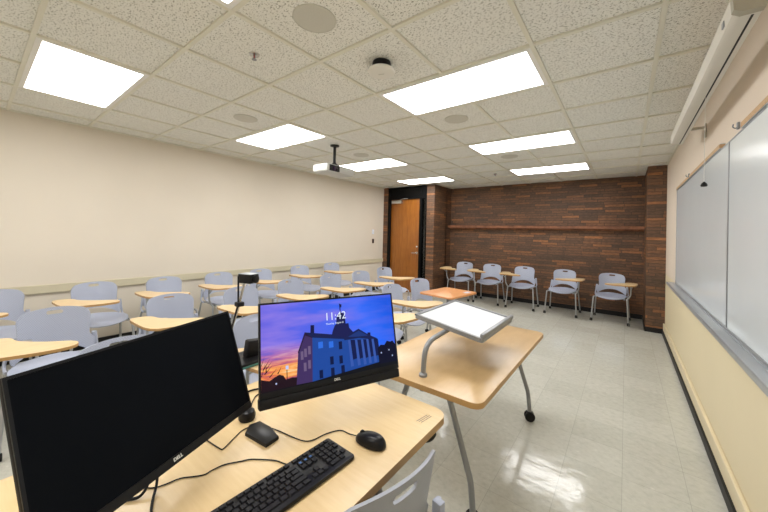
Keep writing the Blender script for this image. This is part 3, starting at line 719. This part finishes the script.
def keycap(bm, k):
    x0, x1, y0, y1, _ = k
    a = [bm.verts.new(p) for p in ((x0, y0, .014), (x1, y0, .014), (x1, y1, .014), (x0, y1, .014))]
    i = .0018; c = [bm.verts.new(p) for p in ((x0+i, y0+i, .0195), (x1-i, y0+i, .0195), (x1-i, y1-i*.6, .0200), (x0+i, y1-i*.6, .0200))]
    bm.faces.new(c)
    for q in range(4): bm.faces.new((a[q], a[(q+1) % 4], c[(q+1) % 4], c[q]))
rest = B(); nrest = 0
for n, k in enumerate(keys):
    if n < 98: b = B(); keycap(b, k); o = obj('key', b, M['key'], kb, False)
    else: keycap(rest, k); nrest += 1
if nrest:
    o = obj('key', rest, M['key'], kb, False); o['kind'] = 'stuff'
else: rest.free()
b = B()
for k in [k for k in keys if .02 < k[2] < .03 and .07 < k[0] < .128]: box(b, k[0]+.004, k[1]-.005, k[2]+.004, k[3]-.004, .0199, .0203)
obj('blue_legends', b, M['keyblue'], kb, False)

# mouse
ms = thing('computer_mouse', 'black computer mouse on the maple desk right of the keyboard', 'mouse', (-.682, .840, .74), math.radians(90+8))
b = B(); NU, NV = 28, 14; rings = []
for j in range(NV+1):
    ph = j/NV*PI/2; rg = []
    for i in range(NU):
        th = 2*PI*i/NU; sx = math.copysign(abs(math.cos(th))**.85, math.cos(th)); sy = math.copysign(abs(math.sin(th))**.85, math.sin(th))
        k_ = math.cos(ph)**.75 if j < NV else 0.01
        x = sx*.0305*k_*(1-.12*max(0, sy)); y = sy*.0575*k_; z = .004+.034*math.sin(ph)**.9*(1-.16*(sy*k_))
        rg.append(b.verts.new((x, y, z)))
    rings.append(rg)
for A_, B_ in zip(rings, rings[1:]):
    for k in range(NU): b.faces.new((A_[k], A_[(k+1) % NU], B_[(k+1) % NU], B_[k]))
b.faces.new(rings[0][::-1]); b.faces.new(rings[-1]); obj('body', b, M['gloss'], ms)
b = B(); lathe(b, [(.008, -.0035), (.0105, -.002), (.0105, .002), (.008, .0035)], 20, T((0, .032, .0275)) @ R(90, 'Y')); obj('scroll_wheel', b, M['blackm'], ms)
Z = .7425
def cable(name, label, pts, r=.0018, n=5):
    b = B(); tube(b, smooth(pts, n), r, 8); o = obj(name, b, M['black'])
    return tag(o, label, 'cable')
b = B()
mw = lambda p: Vector(p)
pts = [(-.735, .832, .750), (-.772, .832, .7425), (-.812, .825, Z), (-.836, .78, Z), (-.846, .728, Z), (-.868, .705, Z), (-.922, .693, Z), (-.955, .688, Z), (-.985, .683, Z), (-1.01, .676, .743)]
cable('mouse_cable', 'thin black mouse cable curving from the mouse to the flat wedge stand', pts)
cable('keyboard_cable', 'thin black keyboard cable running left under the dark monitor', [(-.809, .600, .748), (-.83, .600, Z), (-.86, .591, Z), (-.895, .568, Z), (-.924, .545, Z), (-.939, .521, Z), (-.962, .486, Z), (-.968, .45, Z), (-.967, .431, Z), (-.981, .41, Z), (-1.006, .38, Z), (-1.014, .346, Z), (-1.03, .317, Z), (-1.10, .27, Z)])
cable('thin_cable', 'thin black cable bent in a V behind the flat wedge stand', [(-1.16, .49, Z), (-1.134, .502, Z), (-1.108, .503, Z), (-1.045, .510, Z), (-1.036, .517, Z), (-1.05, .545, Z), (-1.066, .575, Z), (-1.080, .605, Z), (-1.076, .632, .744)], .0018, 4)
cable('video_cable', 'thick black cable looping below the brand mark of the dark monitor', [(-1.12, .20, .75), (-1.06, .24, .745), (-1.022, .272, .7455), (-1.012, .292, .75), (-1.025, .31, .77), (-1.05, .318, .83), (-1.06, .32, .90)], .0040, 6)
cable('power_cable', 'thick black power cable dropping behind the dark monitor onto the desk', [(-1.055, .335, .90), (-1.03, .330, .82), (-1.01, .325, .765), (-.985, .31, .7455), (-.955, .297, .7445), (-.925, .286, .7445), (-.88, .26, .7445)], .0035, 6)
cable('display_cable', 'black cable crossing the desk between the two monitors, upper strand', [(-1.34, .66, .746), (-1.315, .70, .7445), (-1.312, .737, .7445), (-1.317, .767, .7445), (-1.306, .80, .7445), (-1.25, .88, .7445)], .0035, 6)
cable('usb_cable', 'black cable crossing the desk between the two monitors, lower strand', [(-1.17, .68, .7445), (-1.20, .705, .7435), (-1.235, .735, .7435), (-1.262, .77, .7435), (-1.26, .82, .7435), (-1.20, .88, .7435)], .0026, 6)
# flat wedge stand and the round puck
b = B(); slab(b, [(-1.047+1, .596-.63), (-.936+1, .607-.63), (-.941+1, .659-.63), (-1.008+1, .672-.63), (-1.071+1, .667-.63), (-1.08+1, .629-.63)], 0, .012, bev=.004)
tag(obj('wedge_stand', b, M['gloss'], loc=(-1, .63, .7405)), 'small flat black wedge-shaped stand on the desk left of the keyboard', 'stand')
t = thing('desk_puck', 'small round black puck on the desk beside the corner of the dark monitor', 'puck', (-1.135, .652, .74))
b = B(); lathe(b, [(.024, 0), (.030, .006), (.031, .018), (.026, .032), (.012, .040), (0, .041)], 28); obj('body', b, M['gloss'], t)
b = B(); lathe(b, [(.026, 0), (.027, .004)], 28); obj('base_ring', b, M['blackm'], t)
# printed notice on the desk corner
t = thing('desk_label', 'clear label with three lines of tiny grey print on the desk corner', 'label', (-.617, 1.085, .74), math.radians(80))
b = B(); box(b, -.040, .040, -.016, .016, 0, .0003); obj('film', b, M['maple'], t, False)
for k, (s_, w_) in enumerate((('FOR CLASSROOM USE', 0), ('PLEASE DO NOT MOVE', 0), ('CALL FOR ASSISTANCE', 0))):
    pass
b = B(); rnd = random.Random(3)
for k in range(3):
    x = -.034+.004*k
    while x < .026+.004*k:
        w_ = rnd.uniform(.0015, .004); box(b, x, x+w_, .007-k*.0085-.0018, .007-k*.0085+.0018, .0003, .0005); x += w_+rnd.uniform(.0006, .0016)
obj('print_lines', b, M['grey'], t, False, label='rows of tiny illegible grey print')

# ------------------------------------------------------------------ document camera on a chair tablet
t = thing('document_camera', 'document camera with black head on a thin arm, standing on a chair tablet', 'document camera', (-1.72, .955, .704))
b = B(); box(b, -.10, .10, -.115, .125, 0, .028, bev=.008); base = obj('base', b, M['gloss'], t)
b = B(); box(b, .1, .1015, -.06, .11, .006, .016); obj('base_reflection', b, M['teal'], base, False)  # teal reflection in the shiny base, painted on as a thin strip
b = B(); box(b, -.02, .03, .0, .15, .028, .125, T((0, 0, 0)) @ R(-8, 'X'), .010); fold = obj('side_lamp', b, M['black'], t)
b = B(); lathe(b, [(.014, 0), (.014, .010), (.006, .014)], 20, T((.032, .105, .075)) @ R(90, 'Y')); obj('knob', b, M['chrome'], fold, label='silver knob')
b = B(); tube(b, [(-.03, -.105, .02), (-.03, -.055, .205), (-.03, -.018, .325)], .008, 12); tube(b, [(-.03, -.018, .325), (-.03, .012, .45)], .007, 12); obj('main_arm', b, M['chrome'], t, label='silver arm')
b = B(); tube(b, [(-.022, -.085, .02), (-.022, -.060, .20), (-.022, -.026, .335), (-.022, -.030, .49)], .005, 10); obj('second_arm', b, M['black'], t, label='dark thin arm')
b = B(); box(b, -.045, -.008, -.038, .004, .316, .342, bev=.005); obj('clamp', b, M['black'], t)
hm = T((-.03, .034, .472)) @ R(15, 'Z')
b = B(); box(b, -.048, .048, -.034, .034, -.028, .024, hm, .006); hd = obj('head', b, M['black'], t)
b = B(); box(b, -.046, .046, -.032, .032, .024, .028, hm, .002); obj('head_cover', b, M['alu'], hd, label='silver top cover')
b = B(); lathe(b, [(.022, 0), (.024, .008), (.018, .012), (.0, .013)], 24, hm @ T((.048, .004, -.003)) @ R(90, 'Y')); obj('lens', b, M['gloss'], hd)

# ------------------------------------------------------------------ camera, world
cam = bpy.data.cameras.new('camera'); co = bpy.data.objects.new('camera', cam); C.objects.link(co)
f_, yaw, pitch, roll = 316.3, .6487, -.009, .0251
cy, sy, cp, sp = math.cos(yaw), math.sin(yaw), math.cos(pitch), math.sin(pitch)
fw = Vector((-sy*cp, cy*cp, -sp)); r0 = Vector((cy, sy, 0)); u0 = r0.cross(fw)
rr = r0*math.cos(roll)+u0*math.sin(roll); uu = -r0*math.sin(roll)+u0*math.cos(roll)
co.matrix_world = Matrix(((rr.x, uu.x, -fw.x, 0), (rr.y, uu.y, -fw.y, 0), (rr.z, uu.z, -fw.z, 1.459), (0, 0, 0, 1)))
cam.sensor_width = 36; cam.sensor_fit = 'HORIZONTAL'; cam.lens = f_*36/768
cam.shift_x = -(386.4-384)/768; cam.shift_y = (230.0-256)/768; cam.clip_start = .02
bpy.context.scene.camera = co
w = bpy.data.worlds.new('world'); bpy.context.scene.world = w; w.use_nodes = True
w.node_tree.nodes['Background'].inputs[0].default_value = (.8, .85, 1, 1); w.node_tree.nodes['Background'].inputs[1].default_value = .05
sc = bpy.context.scene
sc.view_settings.view_transform = 'Standard'; sc.view_settings.look = 'None'; sc.view_settings.gamma = 1; sc.view_settings.use_curve_mapping = False
sc.view_settings.exposure = 0.0
sc.cycles.use_denoising = True
sc.cycles.max_bounces = 10; sc.cycles.diffuse_bounces = 7
